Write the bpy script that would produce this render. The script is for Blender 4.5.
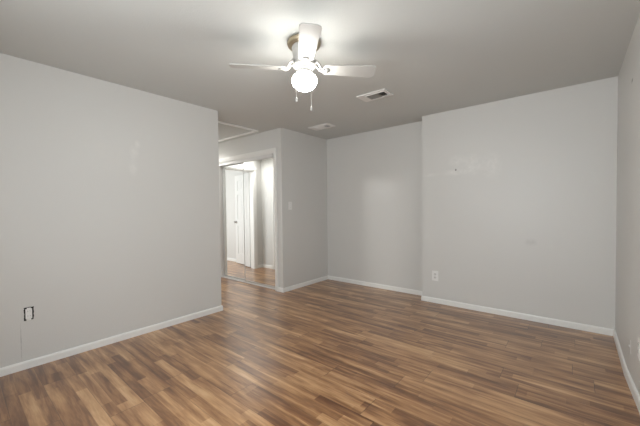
import bpy, bmesh, math
from mathutils import Vector, Matrix

sc = bpy.context.scene
for o in list(bpy.data.objects):
    bpy.data.objects.remove(o)
C = sc.collection
PI = math.pi

# ------------------------------------------------------------------ camera
F_PX, YAW, PITCH, SHY, ROLL, CAM_H = 305.385, 0.6925, -0.0233, 2.6872, -0.0114, 1.241
cam = bpy.data.cameras.new('camera')
cam.sensor_width = 36.0
cam.sensor_fit = 'HORIZONTAL'
cam.lens = F_PX / 640.0 * 36.0
cam.shift_y = SHY / 640.0
cam.clip_start = 0.02
cam_o = bpy.data.objects.new('camera', cam)
C.objects.link(cam_o)
fwd = Vector((-math.sin(YAW) * math.cos(PITCH), math.cos(YAW) * math.cos(PITCH), math.sin(PITCH)))
rt = Vector((math.cos(YAW), math.sin(YAW), 0))
up = rt.cross(fwd)
r2 = rt * math.cos(ROLL) + up * math.sin(ROLL)
u2 = -rt * math.sin(ROLL) + up * math.cos(ROLL)
m = Matrix(((r2.x, u2.x, -fwd.x, 0), (r2.y, u2.y, -fwd.y, 0), (r2.z, u2.z, -fwd.z, CAM_H), (0, 0, 0, 1)))
cam_o.matrix_world = m
sc.camera = cam_o

# ------------------------------------------------------------------ exposure, world, window and added fill light
sc.view_settings.view_transform = 'Standard'
sc.view_settings.look = 'None'
sc.view_settings.gamma = 1.0
sc.view_settings.use_curve_mapping = False
sc.view_settings.exposure = -0.10

w = bpy.data.worlds.new('world')
sc.world = w
w.use_nodes = True
w.node_tree.nodes['Background'].inputs[0].default_value = (0.75, 0.85, 1.0, 1)
w.node_tree.nodes['Background'].inputs[1].default_value = 1.0


def area(name, loc, direction, sx, sy, power, col=(1, 1, 1)):
    l = bpy.data.lights.new(name, 'AREA')
    l.shape = 'RECTANGLE'
    l.size = sx
    l.size_y = sy
    l.energy = power
    l.color = col
    o = bpy.data.objects.new(name, l)
    C.objects.link(o)
    o.location = loc
    o.rotation_euler = Vector(direction).to_track_quat('-Z', 'Y').to_euler()
    return o


area('near_window_fill', (-0.95, -0.70, 1.45), (0.15, 1, 0), 1.4, 1.3, 62, (0.95, 0.985, 1.0))  # fill at an unseen window, added to light the room from behind
area('daylight_right_window', (0.30, 1.10, 1.35), (-1, 0, 0), 1.5, 1.5, 5, (0.95, 0.985, 1.0))
area('daylight_far_room', (-6.5, 4.62, 1.4), (0, -1, 0), 1.7, 1.5, 60, (0.97, 0.99, 1.0))
area('bathroom_light', (-5.46, 0.02, 2.30), (0.76, 1, -0.18), 0.26, 0.16, 34, (1.0, 0.985, 0.96))
hl = area('hall_fill', (-4.92, 2.60, 2.425), (0, 0, -1), 0.32, 0.42, 12.5, (1.0, 0.985, 0.95))  # unseen lamp, added to brighten the hall and streak the floor
hl.data.spread = math.radians(132)
GLOBE_STRENGTH = 54.0

# ------------------------------------------------------------------ materials
MAT = {}


def new_mat(name):
    mt = bpy.data.materials.new(name)
    mt.use_nodes = True
    nt = mt.node_tree
    return mt, nt, nt.nodes['Principled BSDF']


def mix_rgb(nt, fac, a, b, blend='MIX'):
    n = nt.nodes.new('ShaderNodeMix')
    n.data_type = 'RGBA'
    n.blend_type = blend
    for i, v in ((0, fac), (6, a), (7, b)):
        if hasattr(v, 'links'):
            nt.links.new(v, n.inputs[i])
        else:
            n.inputs[i].default_value = v
    return n.outputs[2]


def math_n(nt, op, a, b=0.0, c=0.0, clamp=False):
    n = nt.nodes.new('ShaderNodeMath')
    n.operation = op
    n.use_clamp = clamp
    for i, v in enumerate((a, b, c)):
        if hasattr(v, 'links'):
            nt.links.new(v, n.inputs[i])
        else:
            n.inputs[i].default_value = v
    return n.outputs[0]


def noise(nt, vec, scale, detail=3, rough=0.5, dist=0.0):
    n = nt.nodes.new('ShaderNodeTexNoise')
    n.inputs['Scale'].default_value = scale
    n.inputs['Detail'].default_value = detail
    n.inputs['Roughness'].default_value = rough
    n.inputs['Distortion'].default_value = dist
    nt.links.new(vec, n.inputs['Vector'])
    return n.outputs['Fac']


def mapping(nt, vec, scale=(1, 1, 1), loc=(0, 0, 0)):
    n = nt.nodes.new('ShaderNodeMapping')
    n.inputs['Scale'].default_value = scale
    n.inputs['Location'].default_value = loc
    nt.links.new(vec, n.inputs['Vector'])
    return n.outputs[0]


def ramp(nt, fac, stops):
    n = nt.nodes.new('ShaderNodeValToRGB')
    cr = n.color_ramp
    while len(cr.elements) < len(stops):
        cr.elements.new(0.5)
    for e, (p, c) in zip(cr.elements, stops):
        e.position = p
        e.color = (*c, 1)
    nt.links.new(fac, n.inputs[0])
    return n.outputs[0]


def bump(nt, b, h, strength, dist):
    n = nt.nodes.new('ShaderNodeBump')
    n.inputs['Strength'].default_value = strength
    n.inputs['Distance'].default_value = dist
    nt.links.new(h, n.inputs['Height'])
    nt.links.new(n.outputs[0], b.inputs['Normal'])


def obj_vec(nt):
    return nt.nodes.new('ShaderNodeTexCoord').outputs['Object']


def blob(nt, vec, centre, radii, soft=1.0):
    """1 at the centre, 0 outside an ellipsoid: the shape of one patch of filler, dirt or other tone"""
    v = mapping(nt, vec, tuple(1.0 / r for r in radii), tuple(-c / r for c, r in zip(centre, radii)))
    n = nt.nodes.new('ShaderNodeVectorMath')
    n.operation = 'LENGTH'
    nt.links.new(v, n.inputs[0])
    return math_n(nt, 'MULTIPLY', math_n(nt, 'SUBTRACT', 1.0, n.outputs['Value'], clamp=True), soft, clamp=True)


def paint(name, col, rough, spots=(), tex=0.25, spec=0.5):
    """roller-textured wall paint; spots = (centre, radii, colour, strength)"""
    mt, nt, b = new_mat(name)
    v = obj_vec(nt)
    big = noise(nt, v, 1.3, 2)
    c = mix_rgb(nt, math_n(nt, 'MULTIPLY', big, 0.5), (*col, 1), (*[x * 0.93 for x in col], 1))
    brk = noise(nt, v, 22, 4, 0.6)
    for ce, ra, sc_, st in spots:
        f = blob(nt, v, ce, ra, st)
        f = math_n(nt, 'MULTIPLY', f, math_n(nt, 'MULTIPLY_ADD', brk, 2.4, -0.55, clamp=True))
        c = mix_rgb(nt, f, c, (*sc_, 1))
    nt.links.new(c, b.inputs['Base Color'])
    b.inputs['Roughness'].default_value = rough
    b.inputs['Specular IOR Level'].default_value = spec
    h = math_n(nt, 'ADD', noise(nt, v, 130, 2, 0.5), math_n(nt, 'MULTIPLY', noise(nt, v, 35, 2), 0.6))
    bump(nt, b, h, tex, 0.002)
    MAT[name] = mt
    return mt


def plain(name, col, rough=0.5, metal=0.0, spec=0.5, emis=None, es=0.0):
    mt, nt, b = new_mat(name)
    v = obj_vec(nt)
    n = noise(nt, v, 14, 3)
    c = mix_rgb(nt, math_n(nt, 'MULTIPLY', n, 0.35), (*col, 1), (*[x * 0.9 for x in col], 1))
    nt.links.new(c, b.inputs['Base Color'])
    b.inputs['Roughness'].default_value = rough
    b.inputs['Metallic'].default_value = metal
    b.inputs['Specular IOR Level'].default_value = spec
    if emis:
        b.inputs['Emission Color'].default_value = (*emis, 1)
        b.inputs['Emission Strength'].default_value = es
    MAT[name] = mt
    return mt


WALL = (0.70, 0.693, 0.670)
FILL = (0.80, 0.79, 0.765)
DIRT = (0.16, 0.15, 0.14)
paint('wall_paint', WALL, 0.38)
paint('wall_paint_left', WALL, 0.42, spots=[
    ((-3.328, 1.19, 1.90), (0.06, 0.035, 0.05), FILL, 0.9),
    ((-3.328, 1.16, 1.81), (0.06, 0.05, 0.09), FILL, 0.8),
    ((-3.328, 1.15, 1.66), (0.06, 0.05, 0.10), FILL, 0.8),
    ((-3.328, 0.322, 0.22), (0.06, 0.0035, 0.17), DIRT, 0.8)])
paint('wall_paint_back', WALL, 0.42, spots=[
    ((-1.12, 3.985, 1.67), (0.20, 0.1, 0.045), FILL, 1.1),
    ((-1.12, 3.985, 1.70), (0.012, 0.1, 0.016), DIRT, 3.0),
    ((-0.93, 3.985, 1.74), (0.14, 0.1, 0.15), FILL, 1.1),
    ((-0.73, 3.985, 1.72), (0.12, 0.1, 0.18), FILL, 0.8),
    ((-1.10, 3.985, 1.80), (0.13, 0.1, 0.10), FILL, 0.9),
    ((-1.42, 3.985, 1.66), (0.12, 0.1, 0.03), FILL, 0.8),
    ((-0.35, 3.985, 0.85), (0.07, 0.1, 0.05), (0.5, 0.49, 0.46), 0.6)])
paint('wall_paint_right', WALL, 0.45, spots=[
    ((0.3126, 3.06, 2.11), (0.08, 0.05, 0.02), DIRT, 1.2),
    ((0.3126, 3.95, 1.9), (0.03, 0.03, 0.35), (0.25, 0.24, 0.22), 0.9)])  # last one: darker upright strip by the back corner
paint('ceiling_paint', (0.655, 0.668, 0.652), 0.7, tex=0.5, spec=0.3)
paint('door_paint', (0.78, 0.78, 0.765), 0.35, tex=0.04)
paint('trim_paint', (0.88, 0.875, 0.85), 0.38, tex=0.05)
plain('fan_white', (0.50, 0.49, 0.465), 0.35)
plain('gloss_white', (0.94, 0.935, 0.92), 0.3)
plain('brass', (0.36, 0.30, 0.21), 0.38, 0.75)
plain('hinge_metal', (0.42, 0.41, 0.39), 0.35, 0.9)
plain('mirror_frame', (0.72, 0.72, 0.71), 0.3, 0.6)
plain('track_white', (0.80, 0.795, 0.78), 0.35)
plain('plastic_white', (0.88, 0.875, 0.86), 0.35)
plain('plastic_wall_grey', (0.72, 0.71, 0.69), 0.4)
plain('slot_dark', (0.03, 0.028, 0.026), 0.6)
plain('duct_dark', (0.09, 0.085, 0.078), 0.8)
plain('vent_slat', (0.26, 0.255, 0.24), 0.5)
plain('vent_white', (0.86, 0.85, 0.83), 0.45)
plain('box_shade', (0.03, 0.028, 0.025), 0.9)
plain('globe_glass', (0.9, 0.88, 0.84), 0.25, emis=(0.99, 0.97, 0.915), es=GLOBE_STRENGTH)
mt, nt, b = new_mat('mirror_glass')
b.inputs['Base Color'].default_value = (0.93, 0.945, 0.935, 1)
b.inputs['Metallic'].default_value = 1
b.inputs['Roughness'].default_value = 0.012
MAT['mirror_glass'] = mt
mt, nt, b = new_mat('window_glass')
b.inputs['Base Color'].default_value = (0.9, 0.95, 0.95, 1)
b.inputs['Roughness'].default_value = 0.02
b.inputs['Transmission Weight'].default_value = 1
MAT['window_glass'] = mt


def floor_mat():
    mt, nt, b = new_mat('laminate_planks')
    v = obj_vec(nt)
    sp = nt.nodes.new('ShaderNodeSeparateXYZ')
    nt.links.new(v, sp.inputs[0])
    X, Y = sp.outputs[0], sp.outputs[1]

    def wn(a, b_, seed):
        cb = nt.nodes.new('ShaderNodeCombineXYZ')
        nt.links.new(a, cb.inputs[0])
        if b_ is not None:
            nt.links.new(b_, cb.inputs[1])
        cb.inputs[2].default_value = seed
        n = nt.nodes.new('ShaderNodeTexWhiteNoise')
        n.noise_dimensions = '3D'
        nt.links.new(cb.outputs[0], n.inputs['Vector'])
        return n.outputs['Value']

    def cells(wid, ln, seed):
        row = math_n(nt, 'FLOOR', math_n(nt, 'DIVIDE', Y, wid))
        off = wn(row, None, seed)
        xs = math_n(nt, 'ADD', math_n(nt, 'DIVIDE', X, ln), math_n(nt, 'MULTIPLY', off, 5.0))
        col = math_n(nt, 'FLOOR', xs)
        return row, col, xs, wn(row, col, seed + 3.3)
    r1, c1, xs1, t1 = cells(0.192, 1.22, 1.0)
    r2_, c2, xs2, t2 = cells(0.064, 0.58, 7.0)
    # wood figure stretched along the plank, shifted from strip to strip
    cb = nt.nodes.new('ShaderNodeCombineXYZ')
    nt.links.new(math_n(nt, 'ADD', math_n(nt, 'MULTIPLY', X, 1.7), math_n(nt, 'MULTIPLY', t1, 37.0)), cb.inputs[0])
    nt.links.new(math_n(nt, 'ADD', math_n(nt, 'MULTIPLY', Y, 17.0), math_n(nt, 'MULTIPLY', t1, 11.0)), cb.inputs[1])
    g1 = noise(nt, cb.outputs[0], 1.0, 4, 0.58, 0.35)
    cb2 = nt.nodes.new('ShaderNodeCombineXYZ')
    nt.links.new(math_n(nt, 'ADD', math_n(nt, 'MULTIPLY', X, 5.0), math_n(nt, 'MULTIPLY', t2, 19.0)), cb2.inputs[0])
    nt.links.new(math_n(nt, 'MULTIPLY', Y, 48.0), cb2.inputs[1])
    g2 = noise(nt, cb2.outputs[0], 1.0, 4, 0.6, 0.3)
    s = math_n(nt, 'MULTIPLY', g1, 1.35)
    s = math_n(nt, 'MULTIPLY_ADD', g2, 0.45, s)
    s = math_n(nt, 'MULTIPLY_ADD', t1, 0.10, s)
    s = math_n(nt, 'MULTIPLY_ADD', t2, 0.34, s)
    s = math_n(nt, 'SUBTRACT', s, 0.67, clamp=True)
    c = ramp(nt, s, [(0.14, (0.135, 0.052, 0.019)), (0.33, (0.240, 0.108, 0.043)), (0.50, (0.375, 0.190, 0.080)),
                     (0.68, (0.53, 0.300, 0.140)), (0.88, (0.67, 0.42, 0.225))])
    # dark seams between planks
    fy = math_n(nt, 'FRACT', math_n(nt, 'DIVIDE', Y, 0.192))
    fx = math_n(nt, 'FRACT', xs1)
    seam = math_n(nt, 'MAXIMUM', math_n(nt, 'LESS_THAN', fy, 0.012), math_n(nt, 'LESS_THAN', fx, 0.003))
    c = mix_rgb(nt, math_n(nt, 'MULTIPLY', seam, 0.6), c, (0.03, 0.018, 0.012, 1))
    nt.links.new(c, b.inputs['Base Color'])
    rg = math_n(nt, 'MULTIPLY_ADD', g2, 0.10, 0.26)
    nt.links.new(rg, b.inputs['Roughness'])
    b.inputs['Specular IOR Level'].default_value = 0.65
    b.inputs['Coat Weight'].default_value = 0.5
    b.inputs['Coat Roughness'].default_value = 0.27
    h = math_n(nt, 'SUBTRACT', math_n(nt, 'MULTIPLY', g2, 0.35), seam)
    bump(nt, b, h, 0.14, 0.0015)
    MAT['floor'] = mt


floor_mat()

# ------------------------------------------------------------------ mesh helpers


def box(bm, x0, x1, y0, y1, z0, z1, bev=0.0):
    v = [bm.verts.new(p) for p in ((x0, y0, z0), (x1, y0, z0), (x1, y1, z0), (x0, y1, z0),
                                   (x0, y0, z1), (x1, y0, z1), (x1, y1, z1), (x0, y1, z1))]
    fs = [bm.faces.new([v[i] for i in q]) for q in
          ((3, 2, 1, 0), (4, 5, 6, 7), (0, 1, 5, 4), (1, 2, 6, 5), (2, 3, 7, 6), (3, 0, 4, 7))]
    if bev:
        es = list({e for f in fs for e in f.edges})
        bmesh.ops.bevel(bm, geom=es, offset=bev, segments=2, affect='EDGES', profile=0.5)
    return bm


def lathe(bm, prof, seg=40, cap=True):
    """prof = [(r, z), ...] about the local z axis"""
    rings = []
    for r, z in prof:
        if r < 1e-5:
            rings.append([bm.verts.new((0, 0, z))])
        else:
            rings.append([bm.verts.new((r * math.cos(2 * PI * i / seg), r * math.sin(2 * PI * i / seg), z)) for i in range(seg)])
    for a, b_ in zip(rings, rings[1:]):
        for i in range(seg):
            j = (i + 1) % seg
            if len(a) == 1 and len(b_) == 1:
                continue
            if len(a) == 1:
                bm.faces.new((a[0], b_[j], b_[i]))
            elif len(b_) == 1:
                bm.faces.new((a[i], a[j], b_[0]))
            else:
                bm.faces.new((a[i], a[j], b_[j], b_[i]))
    return bm


def tube(bm, pts, r, seg=10):
    pts = [Vector(p) for p in pts]
    rings = []
    rr = r if isinstance(r, (list, tuple)) else [r] * len(pts)
    for i, p in enumerate(pts):
        d = (pts[min(i + 1, len(pts) - 1)] - pts[max(i - 1, 0)]).normalized()
        ref = Vector((0, 0, 1)) if abs(d.z) < 0.9 else Vector((1, 0, 0))
        a = d.cross(ref).normalized()
        b_ = d.cross(a).normalized()
        rings.append([bm.verts.new(p + (a * math.cos(2 * PI * k / seg) + b_ * math.sin(2 * PI * k / seg)) * rr[i]) for k in range(seg)])
    for a, b_ in zip(rings, rings[1:]):
        for k in range(seg):
            bm.faces.new((a[k], a[(k + 1) % seg], b_[(k + 1) % seg], b_[k]))
    bm.faces.new(list(reversed(rings[0])))
    bm.faces.new(rings[-1])
    return bm


def prism(bm, outline, z0, z1):
    """outline of (x, y) extruded from z0 to z1"""
    a = [bm.verts.new((x, y, z0)) for x, y in outline]
    b_ = [bm.verts.new((x, y, z1)) for x, y in outline]
    n = len(a)
    bm.faces.new(list(reversed(a)))
    bm.faces.new(b_)
    for i in range(n):
        bm.faces.new((a[i], a[(i + 1) % n], b_[(i + 1) % n], b_[i]))
    return bm


def obj(name, bm, mat, parent=None, smooth=False, loc=None, label=None):
    bmesh.ops.recalc_face_normals(bm, faces=bm.faces)
    me = bpy.data.meshes.new(name)
    bm.to_mesh(me)
    bm.free()
    me.materials.append(MAT[mat])
    if smooth:
        for p in me.polygons:
            p.use_smooth = True
    o = bpy.data.objects.new(name, me)
    C.objects.link(o)
    if parent is not None:
        o.parent = parent
    if loc is not None:
        o.location = loc
    if label:
        o['label'] = label
    return o


def struct(name, bm, mat, label, cat):
    o = obj(name, bm, mat)
    o['kind'] = 'structure'
    o['label'] = label
    o['category'] = cat
    return o


def thing(name, label, cat, loc=(0, 0, 0), rot=(0, 0, 0), group=None, kind=None):
    o = bpy.data.objects.new(name, None)
    o.empty_display_size = 0.1
    C.objects.link(o)
    o.location = loc
    o.rotation_euler = rot
    o['label'] = label
    o['category'] = cat
    if group:
        o['group'] = group
    if kind:
        o['kind'] = kind
    return o


def base_run(bm, pts, side, h=0.063, t=0.013):
    """baseboard profile swept along wall-foot points; side = +1 board to the left of travel, -1 to the right"""
    prof = [(0.0, 0.0), (t, 0.0), (t, h * 0.78), (t * 0.75, h * 0.93), (t * 0.35, h), (0.0, h)]
    P = [Vector((x, y)) for x, y in pts]
    rings = []
    for i, p in enumerate(P):
        ds = []
        if i > 0:
            ds.append((P[i] - P[i - 1]).normalized())
        if i < len(P) - 1:
            ds.append((P[i + 1] - P[i]).normalized())
        ns = [Vector((-d.y, d.x)) * side for d in ds]
        if len(ns) == 2:
            n = ns[0] + ns[1]
            n = n / max(n.dot(ns[0]), 1e-4)
        else:
            n = ns[0]
        rings.append([bm.verts.new((p.x + n.x * a, p.y + n.y * a, z)) for a, z in prof])
    k = len(prof)
    for a, b_ in zip(rings, rings[1:]):
        for i in range(k):
            bm.faces.new((a[i], a[(i + 1) % k], b_[(i + 1) % k], b_[i]))
    bm.faces.new(rings[0])
    bm.faces.new(list(reversed(rings[-1])))
    return bm


# ------------------------------------------------------------------ the shell
H = 2.44
XL, XC, YE, YC, YB, XJ, YR, XR, YN = -3.328, -3.318, 2.092, 3.122, 4.200, -1.543, 3.985, 0.3126, -0.72
T = 0.12
XE = -5.12          # end wall of the little hall
XW, YW = -7.8, 4.75   # far room limits

bm = bmesh.new()
box(bm, XW - T, XR + 0.25, YN - T, YW + T, -0.1, 0.0)
struct('floor', bm, 'floor', 'brown wood-look laminate plank floor', 'floor')
bm = bmesh.new()
box(bm, XW - T, XR + 0.25, YN - T, YW + T, H, H + 0.1)
struct('ceiling', bm, 'ceiling_paint', 'flat light grey painted ceiling', 'ceiling')

bm = bmesh.new()
box(bm, XL - T, XL, YN - T, YE, 0, H)
struct('wall_left', bm, 'wall_paint_left', 'long pale grey wall on the left with a bare switch box cut-out', 'wall')

# wall along the south side of the hall, doorways cut out
bm = bmesh.new()
DX0, DX1 = -4.09, -3.70      # narrow open doorway
EX0, EX1 = -4.715, -4.15      # closed door
xe = XL - T
for a, b_, z0 in ((DX1, xe, 0), (DX0, DX1, 2.0), (EX1, DX0, 0), (EX0, EX1, 2.03), (XW - T, EX0, 0)):
    box(bm, a, b_, YE - T, YE, z0, H)
struct('wall_hall_south', bm, 'wall_paint', 'grey hall wall facing the mirrored closet doors', 'wall')

bm = bmesh.new()
JY0, JY1 = 2.30, 3.04
box(bm, XE - T, XE, YE, JY0, 0, H)
box(bm, XE - T, XE, JY0, JY1, 2.03, H)
box(bm, XE - T, XE, JY1, YC, 0, H)
box(bm, XE - T, XE, YC, YW, 0, H)
struct('wall_hall_end', bm, 'wall_paint', 'grey wall at the end of the hall around an open doorway', 'wall')

CX0, CX1, CZ = -4.99, -3.480, 2.10
bm = bmesh.new()
box(bm, XE, CX0, YC, YC + T, 0, H)
box(bm, CX0, CX1, YC, YC + T, CZ, H)
box(bm, CX1, XC, YC, YC + T, 0, H)
struct('wall_closet', bm, 'wall_paint', 'grey wall above and beside the mirrored sliding closet doors', 'wall')

bm = bmesh.new()
box(bm, XC - T, XC, YC + T, YB, 0, H)
struct('wall_closet_side', bm, 'wall_paint', 'short grey wall with the light switch, right of the closet', 'wall')

bm = bmesh.new()
box(bm, XC - T, XJ, YB, YB + T, 0, H)
struct('wall_back_recess', bm, 'wall_paint', 'recessed part of the grey back wall', 'wall')
bm = bmesh.new()
box(bm, XJ, XR + 0.25, YR, YB + T, 0, H)
struct('wall_back', bm, 'wall_paint_back', 'grey back wall on the right with patches of filler', 'wall')

# right wall, leaning out a little at the foot on its near half
bm = bmesh.new()
RY0, RY1, RZ0, RZ1 = 0.30, 1.90, 0.55, 2.15
XO = XR + 0.17


def lean_block(y0, d0, y1, d1, z0, z1):
    rows = []
    for y, dx in ((y0, d0), (y1, d1)):
        rows.append([bm.verts.new(p) for p in ((XR + dx * (1 - z0 / H), y, z0), (XR + dx * (1 - z1 / H), y, z1), (XO, y, z1), (XO, y, z0))])
    a, b_ = rows
    for i in range(4):
        bm.faces.new((a[i], a[(i + 1) % 4], b_[(i + 1) % 4], b_[i]))
    bm.faces.new(a)
    bm.faces.new(b_)


BY = -0.006
BZ = 0.012
lean_block(YR, 0.0, 3.10, BY, 0, H)
lean_block(3.10, BY, 2.6, BZ, 0, H)
lean_block(2.6, BZ, RY1, BZ, 0, H)
lean_block(RY0, BZ, YN - T, BZ, 0, H)
lean_block(RY1, BZ, RY0, BZ, 0, RZ0)
lean_block(RY1, BZ, RY0, BZ, RZ1, H)
struct('wall_right', bm, 'wall_paint_right', 'grey wall at the right edge of the picture', 'wall')

# near wall, behind the camera, with a wide window added for light
WX0, WX1, WZ0, WZ1 = -1.80, -0.20, 0.75, 2.15
bm = bmesh.new()
box(bm, XL, WX0, YN - T, YN, 0, H)
box(bm, WX1, XR, YN - T, YN, 0, H)
box(bm, WX0, WX1, YN - T, YN, 0, WZ0)
box(bm, WX0, WX1, YN - T, YN, WZ1, H)
struct('wall_near', bm, 'wall_paint', 'grey wall behind the camera around an added wide window', 'wall')


def window(name, x0, x1, z0, z1, y0, y1, label, loc=None, rz=0.0):
    t = thing(name, label, 'window', loc or ((x0 + x1) / 2, (y0 + y1) / 2, z0), (0, 0, rz), kind='structure')
    hw, hz = (x1 - x0) / 2, z1 - z0
    d = 0.03
    b1 = bmesh.new()
    f = 0.05
    box(b1, -hw, hw, -d, d, 0, f)
    box(b1, -hw, hw, -d, d, hz - f, hz)
    box(b1, -hw, -hw + f, -d, d, f, hz - f)
    box(b1, hw - f, hw, -d, d, f, hz - f)
    box(b1, -f / 2, f / 2, -d, d, f, hz - f)
    obj('window_frame', b1, 'trim_paint', t)
    b1 = bmesh.new()
    box(b1, -hw + f, -f / 2, -0.004, 0.004, f, hz - f)
    box(b1, f / 2, hw - f, -0.004, 0.004, f, hz - f)
    obj('pane', b1, 'window_glass', t)


window('window_1', WX0, WX1, WZ0, WZ1, YN - T, YN, 'white-framed window added in the unseen wall behind the camera')
window('window_3', RY0, RY1, RZ0, RZ1, 0, 0, 'white-framed window in the right wall beside the camera', (XR + 0.10, (RY0 + RY1) / 2, RZ0), PI / 2)

# closet box, bathroom and far room
bm = bmesh.new()
box(bm, XE, XC - T, 3.85, 3.85 + T, 0, H)
struct('wall_closet_back', bm, 'wall_paint', 'back wall inside the closet', 'wall')
bm = bmesh.new()
box(bm, -6.0, XL - T, -0.4, -0.28, 0, H)
box(bm, -6.12, -6.0, -0.4, YE - T, 0, H)
struct('wall_bathroom', bm, 'door_paint', 'white walls of the lit room behind the narrow doorway', 'wall')
bm = bmesh.new()
box(bm, XW - T, XW, YE, YW, 0, H)
struct('wall_far_west', bm, 'wall_paint', 'end wall of the room beyond the hall', 'wall')
GX0, GX1, GZ0, GZ1 = -7.35, -5.65, 0.65, 2.15
bm = bmesh.new()
box(bm, XW - T, GX0, YW, YW + T, 0, H)
box(bm, GX1, XE, YW, YW + T, 0, H)
box(bm, GX0, GX1, YW, YW + T, 0, GZ0)
box(bm, GX0, GX1, YW, YW + T, GZ1, H)
struct('wall_far_north', bm, 'wall_paint', 'window wall of the room beyond the hall', 'wall')
window('window_2', GX0, GX1, GZ0, GZ1, YW, YW + T, 'window lighting the room beyond the hall')

# ------------------------------------------------------------------ baseboards
bm = bmesh.new()
base_run(bm, [(XL, YN), (XL, YE), (DX1 + 0.065, YE)], -1)
struct('baseboard_left', bm, 'trim_paint', 'white baseboard along the left wall and around its end', 'baseboard')
bm = bmesh.new()
base_run(bm, [(DX0 - 0.0, YE), (EX1 + 0.0, YE)], -1) if False else base_run(bm, [(EX0 - 0.075, YE), (XE, YE), (XE, JY0 - 0.065)], 1 * -1)
struct('baseboard_hall', bm, 'trim_paint', 'white baseboard in the hall seen in the right mirror door', 'baseboard')
bm = bmesh.new()
base_run(bm, [(XE - T, YE), (XW, YE)], -1)
struct('baseboard_far', bm, 'trim_paint', 'white baseboard in the room seen in the left mirror door', 'baseboard')
bm = bmesh.new()
base_run(bm, [(CX1 + 0.062, YC), (XC, YC), (XC, YB), (XJ, YB)], -1)
struct('baseboard_back_left', bm, 'trim_paint', 'white baseboard around the closet corner and the recessed back wall', 'baseboard')
bm = bmesh.new()
base_run(bm, [(XJ, YB - 0.0), (XJ, YR), (XR, YR)], -1)
struct('baseboard_back_right', bm, 'trim_paint', 'white baseboard along the right part of the back wall', 'baseboard')
bm = bmesh.new()
base_run(bm, [(XR, YR), (XR + BY, 3.10), (XR + BZ, 2.6), (XR + BZ, YN)], -1, h=0.068, t=0.014)
struct('baseboard_right', bm, 'trim_paint', 'white baseboard with a kink along the right wall', 'baseboard')
bm = bmesh.new()
base_run(bm, [(XR, YN), (XL, YN)], -1)
struct('baseboard_near', bm, 'trim_paint', 'white baseboard on the wall behind the camera', 'baseboard')

# ------------------------------------------------------------------ closet casing, jambs and track fascia


def casing_y(bm, x0, x1, ztop, y, w_, t, sgn, left=True):
    """casing on a wall face at y around an opening x0..x1; sgn = direction the face looks"""
    ya, yb = sorted((y, y + sgn * t))
    yc, yd = sorted((y, y + sgn * t * 0.55))
    ins = w_ * 0.4
    # outer band full thickness, inner band thinner: a stepped moulding
    for (a, b_, p, q) in ((ins, w_, ya, yb), (0, ins, yc, yd)):
        box(bm, x0 - b_, x0 - a, p, q, 0, ztop + b_, 0.0)
        box(bm, x1 + a, x1 + b_, p, q, 0, ztop + b_, 0.0)
        box(bm, x0 - a, x1 + a, p, q, ztop + a, ztop + b_, 0.0)


bm = bmesh.new()
casing_y(bm, CX0, CX1, CZ, YC, 0.058, 0.018, -1)
# jamb lining
box(bm, CX1 - 0.012, CX1, YC, YC + T, 0, CZ)
box(bm, CX0, CX0 + 0.012, YC, YC + T, 0, CZ)
box(bm, CX0 + 0.012, CX1 - 0.012, YC, YC + T, CZ - 0.012, CZ)
struct('trim_1', bm, 'trim_paint', 'white casing around the mirrored closet doors', 'door casing')
bm = bmesh.new()
box(bm, CX0 + 0.013, CX1 - 0.045, YC + 0.012, YC + 0.022, CZ - 0.050, CZ - 0.013, 0.002)
box(bm, CX0 + 0.013, CX1 - 0.045, YC + 0.006, YC + 0.030, CZ - 0.066, CZ - 0.051, 0.003)
box(bm, CX0 + 0.013, CX1 - 0.045, YC + 0.006, YC + 0.026, CZ - 0.024, CZ - 0.014, 0.003)
struct('trim_2', bm, 'track_white', 'ribbed white track valance over the closet doors', 'door track')
bm = bmesh.new()
box(bm, CX0 + 0.013, CX1 - 0.013, YC + 0.022, YC + 0.105, 0.0, 0.008, 0.002)
box(bm, CX0 + 0.013, CX1 - 0.013, YC + 0.040, YC + 0.043, 0.008, 0.016)
box(bm, CX0 + 0.013, CX1 - 0.013, YC + 0.072, YC + 0.075, 0.008, 0.016)
struct('trim_3', bm, 'track_white', 'low white floor track under the closet doors', 'door track')


def mirror_door(name, x0, x1, y, label):
    t = thing(name, label, 'mirror door', ((x0 + x1) / 2, y, 0.02), kind='structure')
    hw, hz = (x1 - x0) / 2, 2.03
    b1 = bmesh.new()
    fw = 0.011
    box(b1, -hw, -hw + fw, -0.011, 0.011, 0, hz, 0.002)
    box(b1, hw - fw, hw, -0.011, 0.011, 0, hz, 0.002)
    box(b1, -hw + fw, hw - fw, -0.011, 0.011, 0, 0.022, 0.002)
    box(b1, -hw + fw, hw - fw, -0.011, 0.011, hz - 0.022, hz, 0.002)
    obj('door_frame', b1, 'mirror_frame', t)
    b1 = bmesh.new()
    box(b1, -hw + fw, hw - fw, -0.006, 0.002, 0.022, hz - 0.022)
    obj('mirror_pane', b1, 'mirror_glass', t)


mirror_door('door_1', -4.30, CX1 - 0.016, YC + 0.045, 'right-hand sliding closet door, a tall mirror in a thin pale frame')
mirror_door('door_2', -4.96, -4.26, YC + 0.077, 'left-hand sliding mirror door, standing behind the right-hand one')


# ------------------------------------------------------------------ panel doors

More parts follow.
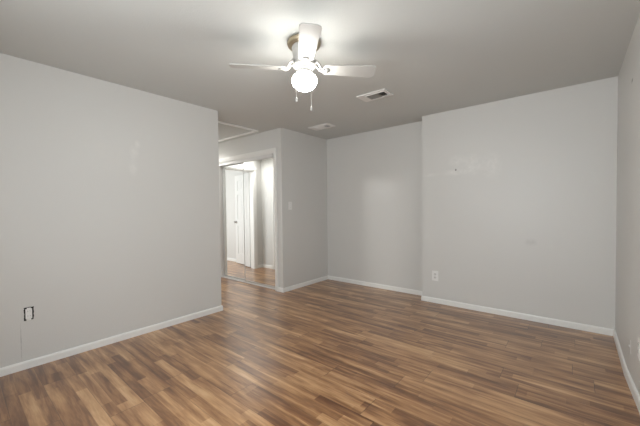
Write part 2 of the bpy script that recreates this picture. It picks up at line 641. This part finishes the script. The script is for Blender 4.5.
def panel_leaf(bm, wd, ht, th):
    """six-panel moulded leaf: hinge edge at x=0, reaching to x=wd, thickness about y=0"""
    st = 0.11
    rails = [(0, 0.22), (0.86, 1.0), (1.56, 1.66), (ht - 0.12, ht)]
    h2 = th / 2
    box(bm, 0, st, -h2, h2, 0, ht)
    box(bm, wd - st, wd, -h2, h2, 0, ht)
    mid0, mid1 = wd / 2 - 0.05, wd / 2 + 0.05
    for a, b_ in rails:
        box(bm, st, wd - st, -h2, h2, a, b_)
    for (a0, a1), (b0, b1) in zip(rails, rails[1:]):
        box(bm, mid0, mid1, -h2, h2, a1, b0)
        for x0, x1 in ((st, mid0), (mid1, wd - st)):
            box(bm, x0, x1, -h2 + 0.009, h2 - 0.009, a1, b0)
            box(bm, x0 + 0.03, x1 - 0.03, -h2 + 0.003, h2 - 0.003, a1 + 0.03, b0 - 0.03, 0.004)


def panel_door(name, label, loc, rz, wd, knob_sides=(1, -1), hinges=True):
    t = thing(name, label, 'door', loc, (0, 0, rz), kind='structure')
    b1 = bmesh.new()
    panel_leaf(b1, wd, 2.0, 0.035)
    obj('door_leaf', b1, 'door_paint', t)
    for s in knob_sides:
        b1 = bmesh.new()
        lathe(b1, [(0, 0.0), (0.03, 0.0), (0.03, 0.006), (0.011, 0.010), (0.011, 0.03), (0.024, 0.038), (0.028, 0.05), (0.022, 0.062), (0, 0.066)], 24)
        bmesh.ops.rotate(b1, verts=b1.verts, cent=(0, 0, 0), matrix=Matrix.Rotation(-s * PI / 2, 3, 'X'))
        bmesh.ops.translate(b1, verts=b1.verts, vec=(wd - 0.06, s * 0.0175, 0.94))
        obj('door_knob', b1, 'hinge_metal', t, smooth=True)
    if hinges:
        for z in (0.22, 1.0, 1.78):
            b1 = bmesh.new()
            tube(b1, [(-0.008, 0.02, z - 0.045), (-0.008, 0.02, z + 0.045)], 0.006, 10)
            box(b1, -0.008, 0.03, 0.0178, 0.0195, z - 0.045, z + 0.045)
            obj('hinge', b1, 'hinge_metal', t)


# leaf standing open into the far room, almost against its wall
hx, hy = XE - T - 0.03, JY0 - 0.015
panel_door('door_3', 'white panel door standing open beyond the hall, seen in the mirror', (hx, hy, 0.012),
           math.atan2(2.18 - hy, -6.0 - hx), 0.76)
# closed door in the hall's south wall
panel_door('door_4', 'closed white panel door in the hall wall facing the closet', (EX0 + 0.014, YE - 0.045, 0.012), 0.0, EX1 - EX0 - 0.028, (1,), False)

bm = bmesh.new()
casing_y(bm, EX0, EX1, 2.03, YE, 0.06, 0.018, 1)
struct('trim_4', bm, 'trim_paint', 'white casing of the closed hall door', 'door casing')
bm = bmesh.new()
# casing of the open doorway at the hall's end, on the hall face
for a, b_, tt in ((0.0, 0.022, 0.010), (0.022, 0.062, 0.018)):
    box(bm, XE, XE + tt, JY0 - b_, JY0 - a, 0, 2.03 + b_)
    if b_ < 0.05:
        box(bm, XE, XE + tt, JY1 + a, JY1 + b_, 0, 2.03 + b_)
    box(bm, XE, XE + tt, JY0 - a, JY1 + min(b_, 0.045), 2.03 + a, 2.03 + b_)
box(bm, XE - T, XE, JY0, JY0 + 0.014, 0, 2.016)
box(bm, XE - T, XE, JY1 - 0.014, JY1, 0, 2.016)
box(bm, XE - T, XE, JY0, JY1, 2.016, 2.03)
struct('trim_5', bm, 'trim_paint', 'white casing and jambs of the open doorway at the end of the hall', 'door casing')

# ------------------------------------------------------------------ attic hatch
t = thing('attic_hatch', 'attic hatch in the hall ceiling edged with thin white trim', 'hatch', (-4.30, 2.65, H))
hx_, hy_ = 0.61, 0.355
bm = bmesh.new()
tw, td = 0.042, 0.018
box(bm, -hx_, hx_, -hy_, -hy_ + tw, -td, 0, 0.003)
box(bm, -hx_, hx_, hy_ - tw, hy_, -td, 0, 0.003)
box(bm, -hx_, -hx_ + tw, -hy_ + tw, hy_ - tw, -td, 0, 0.003)
box(bm, hx_ - tw, hx_, -hy_ + tw, hy_ - tw, -td, 0, 0.003)
obj('hatch_trim', bm, 'gloss_white', t)
bm = bmesh.new()
box(bm, -hx_ + tw, hx_ - tw, -hy_ + tw, hy_ - tw, -0.004, 0)
obj('hatch_panel', bm, 'ceiling_paint', t)

# ------------------------------------------------------------------ ceiling registers


def register(label, loc, lx, ly, gx0, gx1, gy0, gy1, split, slat_mat, duct='duct_dark', group=None):
    t = thing('ceiling_vent', label, 'air vent', loc, group=group)
    b1 = bmesh.new()
    z0 = -0.009
    # pressed steel face with a raised rim round the grille
    for (a, b_, c, d) in ((-lx, lx, -ly, gy0), (-lx, lx, gy1, ly), (-lx, gx0, gy0, gy1), (gx1, lx, gy0, gy1)):
        box(b1, a, b_, c, d, z0, 0, 0.0)
    r = 0.008
    for (a, b_, c, d) in ((gx0 - r, gx1 + r, gy0 - r, gy0), (gx0 - r, gx1 + r, gy1, gy1 + r), (gx0 - r, gx0, gy0, gy1), (gx1, gx1 + r, gy0, gy1)):
        box(b1, a, b_, c, d, z0 - 0.006, z0, 0.0)
    obj('vent_frame', b1, 'vent_white', t)
    b1 = bmesh.new()
    box(b1, gx0, gx1, gy0, gy1, -0.0015, 0)
    obj('duct_shade', b1, duct, t)  # flat sheet on the ceiling; the duct's shade is put into its colour
    # bank of slats running the long way, then a bank turned across
    n = 6
    for i in range(n):
        y = gy0 + (i + 0.5) * (gy1 - gy0) / n
        b1 = bmesh.new()
        box(b1, gx0, split - 0.003, -0.0095, 0.0095, -0.0006, 0.0006)
        bmesh.ops.rotate(b1, verts=b1.verts, cent=(0, 0, 0), matrix=Matrix.Rotation(math.radians(-30), 3, 'X'))
        bmesh.ops.translate(b1, verts=b1.verts, vec=(0, y, -0.0085))
        obj('slat', b1, slat_mat, t)
    m_ = 4
    for i in range(m_):
        x = split + (i + 0.5) * (gx1 - split) / m_
        b1 = bmesh.new()
        box(b1, -0.0006, 0.0006, gy0, gy1, -0.007, 0.005)
        bmesh.ops.rotate(b1, verts=b1.verts, cent=(0, 0, 0), matrix=Matrix.Rotation(math.radians(-35), 3, 'Y'))
        bmesh.ops.translate(b1, verts=b1.verts, vec=(x, 0, -0.0085))
        obj('slat', b1, slat_mat, t)


register('white ceiling air vent with a dark louvred grille, right of the fan', (-1.633, 2.906, H), 0.168, 0.102,
         -0.075, 0.137, -0.062, 0.062, 0.06, 'vent_slat')
register('faint white ceiling air vent near the corner above the light switch wall', (-2.845, 3.492, H), 0.183, 0.098,
         -0.09, 0.15, -0.06, 0.06, 0.06, 'vent_white', 'vent_slat')

# ------------------------------------------------------------------ outlets, switch, boxes


def plate_bm(w_, h_, t_):
    b1 = bmesh.new()
    box(b1, -w_ / 2, w_ / 2, -t_, 0, -h_ / 2, h_ / 2, 0.0022)
    return b1


def outlet(label, loc, rz, mat='plastic_white'):
    t = thing('electrical_outlet', label, 'outlet', loc, (0, 0, rz))
    obj('cover_plate', plate_bm(0.08, 0.128, 0.006), mat, t)
    for s in (1, -1):
        b1 = bmesh.new()
        out = []
        for i in range(24):
            a = 2 * PI * i / 24
            out.append((0.0175 * math.cos(a), max(-0.0135, min(0.0135, 0.0175 * math.sin(a)))))
        prism(b1, out, 0, 0.0022)
        bmesh.ops.rotate(b1, verts=b1.verts, cent=(0, 0, 0), matrix=Matrix.Rotation(PI / 2, 3, 'X'))
        bmesh.ops.translate(b1, verts=b1.verts, vec=(0, -0.006, s * 0.0215))
        k = obj('socket', b1, 'plastic_wall_grey' if mat == 'plastic_white' else mat, t)
        b1 = bmesh.new()
        box(b1, -0.0075, -0.0055, -0.0086, -0.0081, s * 0.0215 - 0.001, s * 0.0215 + 0.007)
        box(b1, 0.0055, 0.0075, -0.0086, -0.0081, s * 0.0215 - 0.001, s * 0.0215 + 0.006)
        box(b1, -0.002, 0.002, -0.0086, -0.0081, s * 0.0215 - 0.009, s * 0.0215 - 0.005)
        obj('slots', b1, 'slot_dark', k)
    b1 = bmesh.new()
    lathe(b1, [(0, 0), (0.003, 0), (0.003, 0.001), (0, 0.0015)], 12)
    bmesh.ops.rotate(b1, verts=b1.verts, cent=(0, 0, 0), matrix=Matrix.Rotation(PI / 2, 3, 'X'))
    bmesh.ops.translate(b1, verts=b1.verts, vec=(0, -0.006, 0))
    obj('screw', b1, 'hinge_metal', t)
    return t


outlet('white power outlet low on the back wall just right of the recess', (-1.374, YR, 0.352), 0.0)
dz = 0.355
outlet('pale power outlet on the right wall at the picture edge', (XR + BZ * 0.80, 2.69, dz), -PI / 2)

t = thing('phone_jack', 'small wall-grey jack plate on the right wall, beyond the outlet', 'wall jack', (XR, 2.99, 0.262), (0, 0, -PI / 2))
obj('cover_plate', plate_bm(0.07, 0.10, 0.005), 'plastic_wall_grey', t)
b1 = bmesh.new()
box(b1, -0.008, 0.008, -0.009, -0.005, -0.007, 0.007, 0.001)
obj('socket', b1, 'plastic_white', t)

t = thing('light_switch', 'white toggle light switch on the short wall beside the closet', 'light switch', (XC, 3.288, 1.290), (0, 0, PI / 2))
obj('cover_plate', plate_bm(0.074, 0.122, 0.006), 'plastic_white', t)
b1 = bmesh.new()
box(b1, -0.005, 0.005, -0.017, -0.006, -0.002, 0.011, 0.002)
obj('toggle', b1, 'plastic_white', t)
for z in (0.03, -0.03):
    b1 = bmesh.new()
    lathe(b1, [(0, 0), (0.003, 0), (0.003, 0.001), (0, 0.0015)], 12)
    bmesh.ops.rotate(b1, verts=b1.verts, cent=(0, 0, 0), matrix=Matrix.Rotation(PI / 2, 3, 'X'))
    bmesh.ops.translate(b1, verts=b1.verts, vec=(0, -0.006, z))
    obj('screw', b1, 'hinge_metal', t)

# uncovered box in the left wall: ragged sheet, coloured dark for the shade in the gap, round a pale device
t = thing('uncovered_outlet', 'uncovered outlet on the left wall with a dark ragged gap round it', 'outlet', (XL, 0.371, 0.433), (0, 0, PI / 2))
b1 = bmesh.new()
import random
random.seed(4)
out = []
for (x0, z0, x1, z1) in ((-.028, -.051, .028, -.049), (.028, -.049, .029, .05), (.029, .05, -.027, .052), (-.027, .052, -.028, -.051)):
    n = 6 if abs(x1 - x0) > 0.02 else 10
    for i in range(n):
        f = i / n
        out.append((x0 + (x1 - x0) * f + random.uniform(-.0025, .0025), z0 + (z1 - z0) * f + random.uniform(-.0025, .0025)))
prism(b1, out, 0, 0.0015)
bmesh.ops.rotate(b1, verts=b1.verts, cent=(0, 0, 0), matrix=Matrix.Rotation(PI / 2, 3, 'X'))
obj('hole_shade', b1, 'box_shade', t)
b1 = bmesh.new()
box(b1, -0.020, 0.019, -0.011, -0.0015, -0.040, 0.040, 0.002)
box(b1, -0.015, 0.013, -0.005, -0.0015, -0.053, -0.036, 0.001)
box(b1, -0.011, 0.012, -0.005, -0.0015, 0.036, 0.047, 0.001)
obj('receptacle', b1, 'plastic_white', t)
for s in (1, -1):
    b1 = bmesh.new()
    box(b1, -0.0075, -0.0055, -0.0118, -0.0111, s * 0.019 - 0.001, s * 0.019 + 0.007)
    box(b1, 0.0055, 0.0075, -0.0118, -0.0111, s * 0.019 - 0.001, s * 0.019 + 0.006)
    obj('slots', b1, 'slot_dark', t)

# ------------------------------------------------------------------ ceiling fan
FX, FY = -1.491, 1.640
fan = thing('ceiling_fan', 'white four-blade ceiling fan with a lit globe and two pull chains', 'ceiling fan', (FX, FY, H))
bm = bmesh.new()
lathe(bm, [(0, 0), (0.104, 0), (0.116, -0.008), (0.121, -0.022), (0.116, -0.036), (0.106, -0.042), (0, -0.042)], 56)
obj('canopy', bm, 'brass', fan, smooth=True, label='brass-coloured ring at the ceiling')
bm = bmesh.new()
lathe(bm, [(0.0, -0.042), (0.084, -0.042), (0.088, -0.052), (0.084, -0.064), (0.080, -0.068), (0.084, -0.078), (0.082, -0.098),
           (0.078, -0.118), (0.060, -0.132), (0.056, -0.150), (0.062, -0.158), (0.080, -0.164), (0.082, -0.182), (0.060, -0.190), (0, -0.190)], 56)
obj('motor_housing', bm, 'fan_white', fan, smooth=True)
bm = bmesh.new()
lathe(bm, [(0, -0.190), (0.045, -0.190), (0.050, -0.200), (0.050, -0.216), (0.044, -0.218), (0.056, -0.222), (0.060, -0.230), (0.058, -0.236), (0, -0.236)], 40)
obj('light_fitter', bm, 'fan_white', fan, smooth=True)
bm = bmesh.new()
prof = []
R_ = 0.090
for i in range(25):
    a = math.radians(32) + (PI - math.radians(32)) * i / 24
    prof.append((R_ * math.sin(a) * (1.0 if a < PI / 2 else 1.0), R_ * math.cos(a) * (0.80 if a > PI / 2 else 0.62)))
prof[-1] = (0, prof[-1][1])
prof = [(r, z - 0.280) for r, z in prof]
lathe(bm, prof, 48)
obj('glass_globe', bm, 'globe_glass', fan, smooth=True)

for k in range(4):
    ang = math.radians(-43.5) + k * PI / 2
    root = bpy.data.objects.new('blade', None)
    bm = bmesh.new()
    # blade outline along +x, rounded outer corners
    L0, L1, wa, wb = 0.142, 0.520 + (0.018 if k == 0 else 0.0), 0.050, 0.064
    out = [(L0, -wa * 0.80), (L0 + 0.02, -wa)]
    rc = 0.032
    out += [(L1 - rc + rc * math.sin(math.radians(a)), -wb + rc - rc * math.cos(math.radians(a))) for a in range(0, 91, 15)]
    out += [(L1 - rc + rc * math.cos(math.radians(a)), wb - rc + rc * math.sin(math.radians(a))) for a in range(0, 91, 15)]
    out += [(L0 + 0.02, wa), (L0, wa * 0.80), (L0 - 0.008, 0.02), (L0 - 0.008, -0.02)]
    prism(bm, out, -0.003, 0.003)
    pitch = Matrix.Rotation(math.radians((-3, -13, -11, -13.5)[k]), 3, 'X')
    bmesh.ops.rotate(bm, verts=bm.verts, cent=(0, 0, 0), matrix=pitch)
    bmesh.ops.translate(bm, verts=bm.verts, vec=(0, 0, -0.197))
    rz = Matrix.Rotation(ang, 3, 'Z')
    bmesh.ops.rotate(bm, verts=bm.verts, cent=(0, 0, 0), matrix=rz)
    bl = obj('blade', bm, 'fan_white', fan)
    bpy.data.objects.remove(root)
    bm = bmesh.new()
    # scrolled iron: two curled arms from the hub to a leaf plate under the blade
    for s in (1, -1):
        tube(bm, [(0.070, s * 0.012, -0.176), (0.080, s * 0.028, -0.160), (0.092, s * 0.036, -0.160), (0.104, s * 0.034, -0.174),
                  (0.116, s * 0.022, -0.194), (0.132, s * 0.014, -0.204), (0.150, s * 0.014, -0.205)],
             [0.007, 0.007, 0.007, 0.007, 0.007, 0.006, 0.005], 10)
        tube(bm, [(0.092, s * 0.036, -0.160), (0.084, s * 0.026, -0.144), (0.072, s * 0.020, -0.146), (0.074, s * 0.012, -0.158)],
             [0.006, 0.005, 0.004, 0.004], 8)
    pl = [(0.158 + 0.026 * math.cos(2 * PI * q / 20), 0.026 * math.sin(2 * PI * q / 20)) for q in range(20)]
    b2 = bmesh.new()
    prism(b2, pl, -0.0085, -0.0035)
    bmesh.ops.rotate(b2, verts=b2.verts, cent=(0, 0, 0), matrix=pitch)
    bmesh.ops.translate(b2, verts=b2.verts, vec=(0, 0, -0.197))
    tmp = bpy.data.meshes.new('tmp')
    b2.to_mesh(tmp)
    b2.free()
    bm.from_mesh(tmp)
    bpy.data.meshes.remove(tmp)
    bmesh.ops.rotate(bm, verts=bm.verts, cent=(0, 0, 0), matrix=rz)
    obj('blade_iron', bm, 'fan_white', bl, smooth=True)

# the chains hang on the camera's side of the globe
for (px, py, zb) in ((0.057 - 0.041, -0.063 - 0.038, 1.987), (0.057 + 0.034, -0.063 + 0.031, 1.927)):
    bm = bmesh.new()
    n = math.hypot(px, py)
    ux, uy = px / n, py / n
    pts = [(ux * 0.046, uy * 0.046, -0.208), (px * 0.7, py * 0.7, -0.210), (px, py, -0.232), (px, py, -0.30), (px, py, zb - H + 0.022)]
    tube(bm, pts, 0.0016, 8)
    ch = obj('pull_chain', bm, 'fan_white', fan)
    bm = bmesh.new()
    lathe(bm, [(0, 0.024), (0.003, 0.022), (0.0055, 0.012), (0.008, 0.002), (0.0075, -0.006), (0.004, -0.010), (0, -0.011)], 16)
    bmesh.ops.translate(bm, verts=bm.verts, vec=(px, py, zb - H))
    obj('pull_knob', bm, 'fan_white', ch, smooth=True)
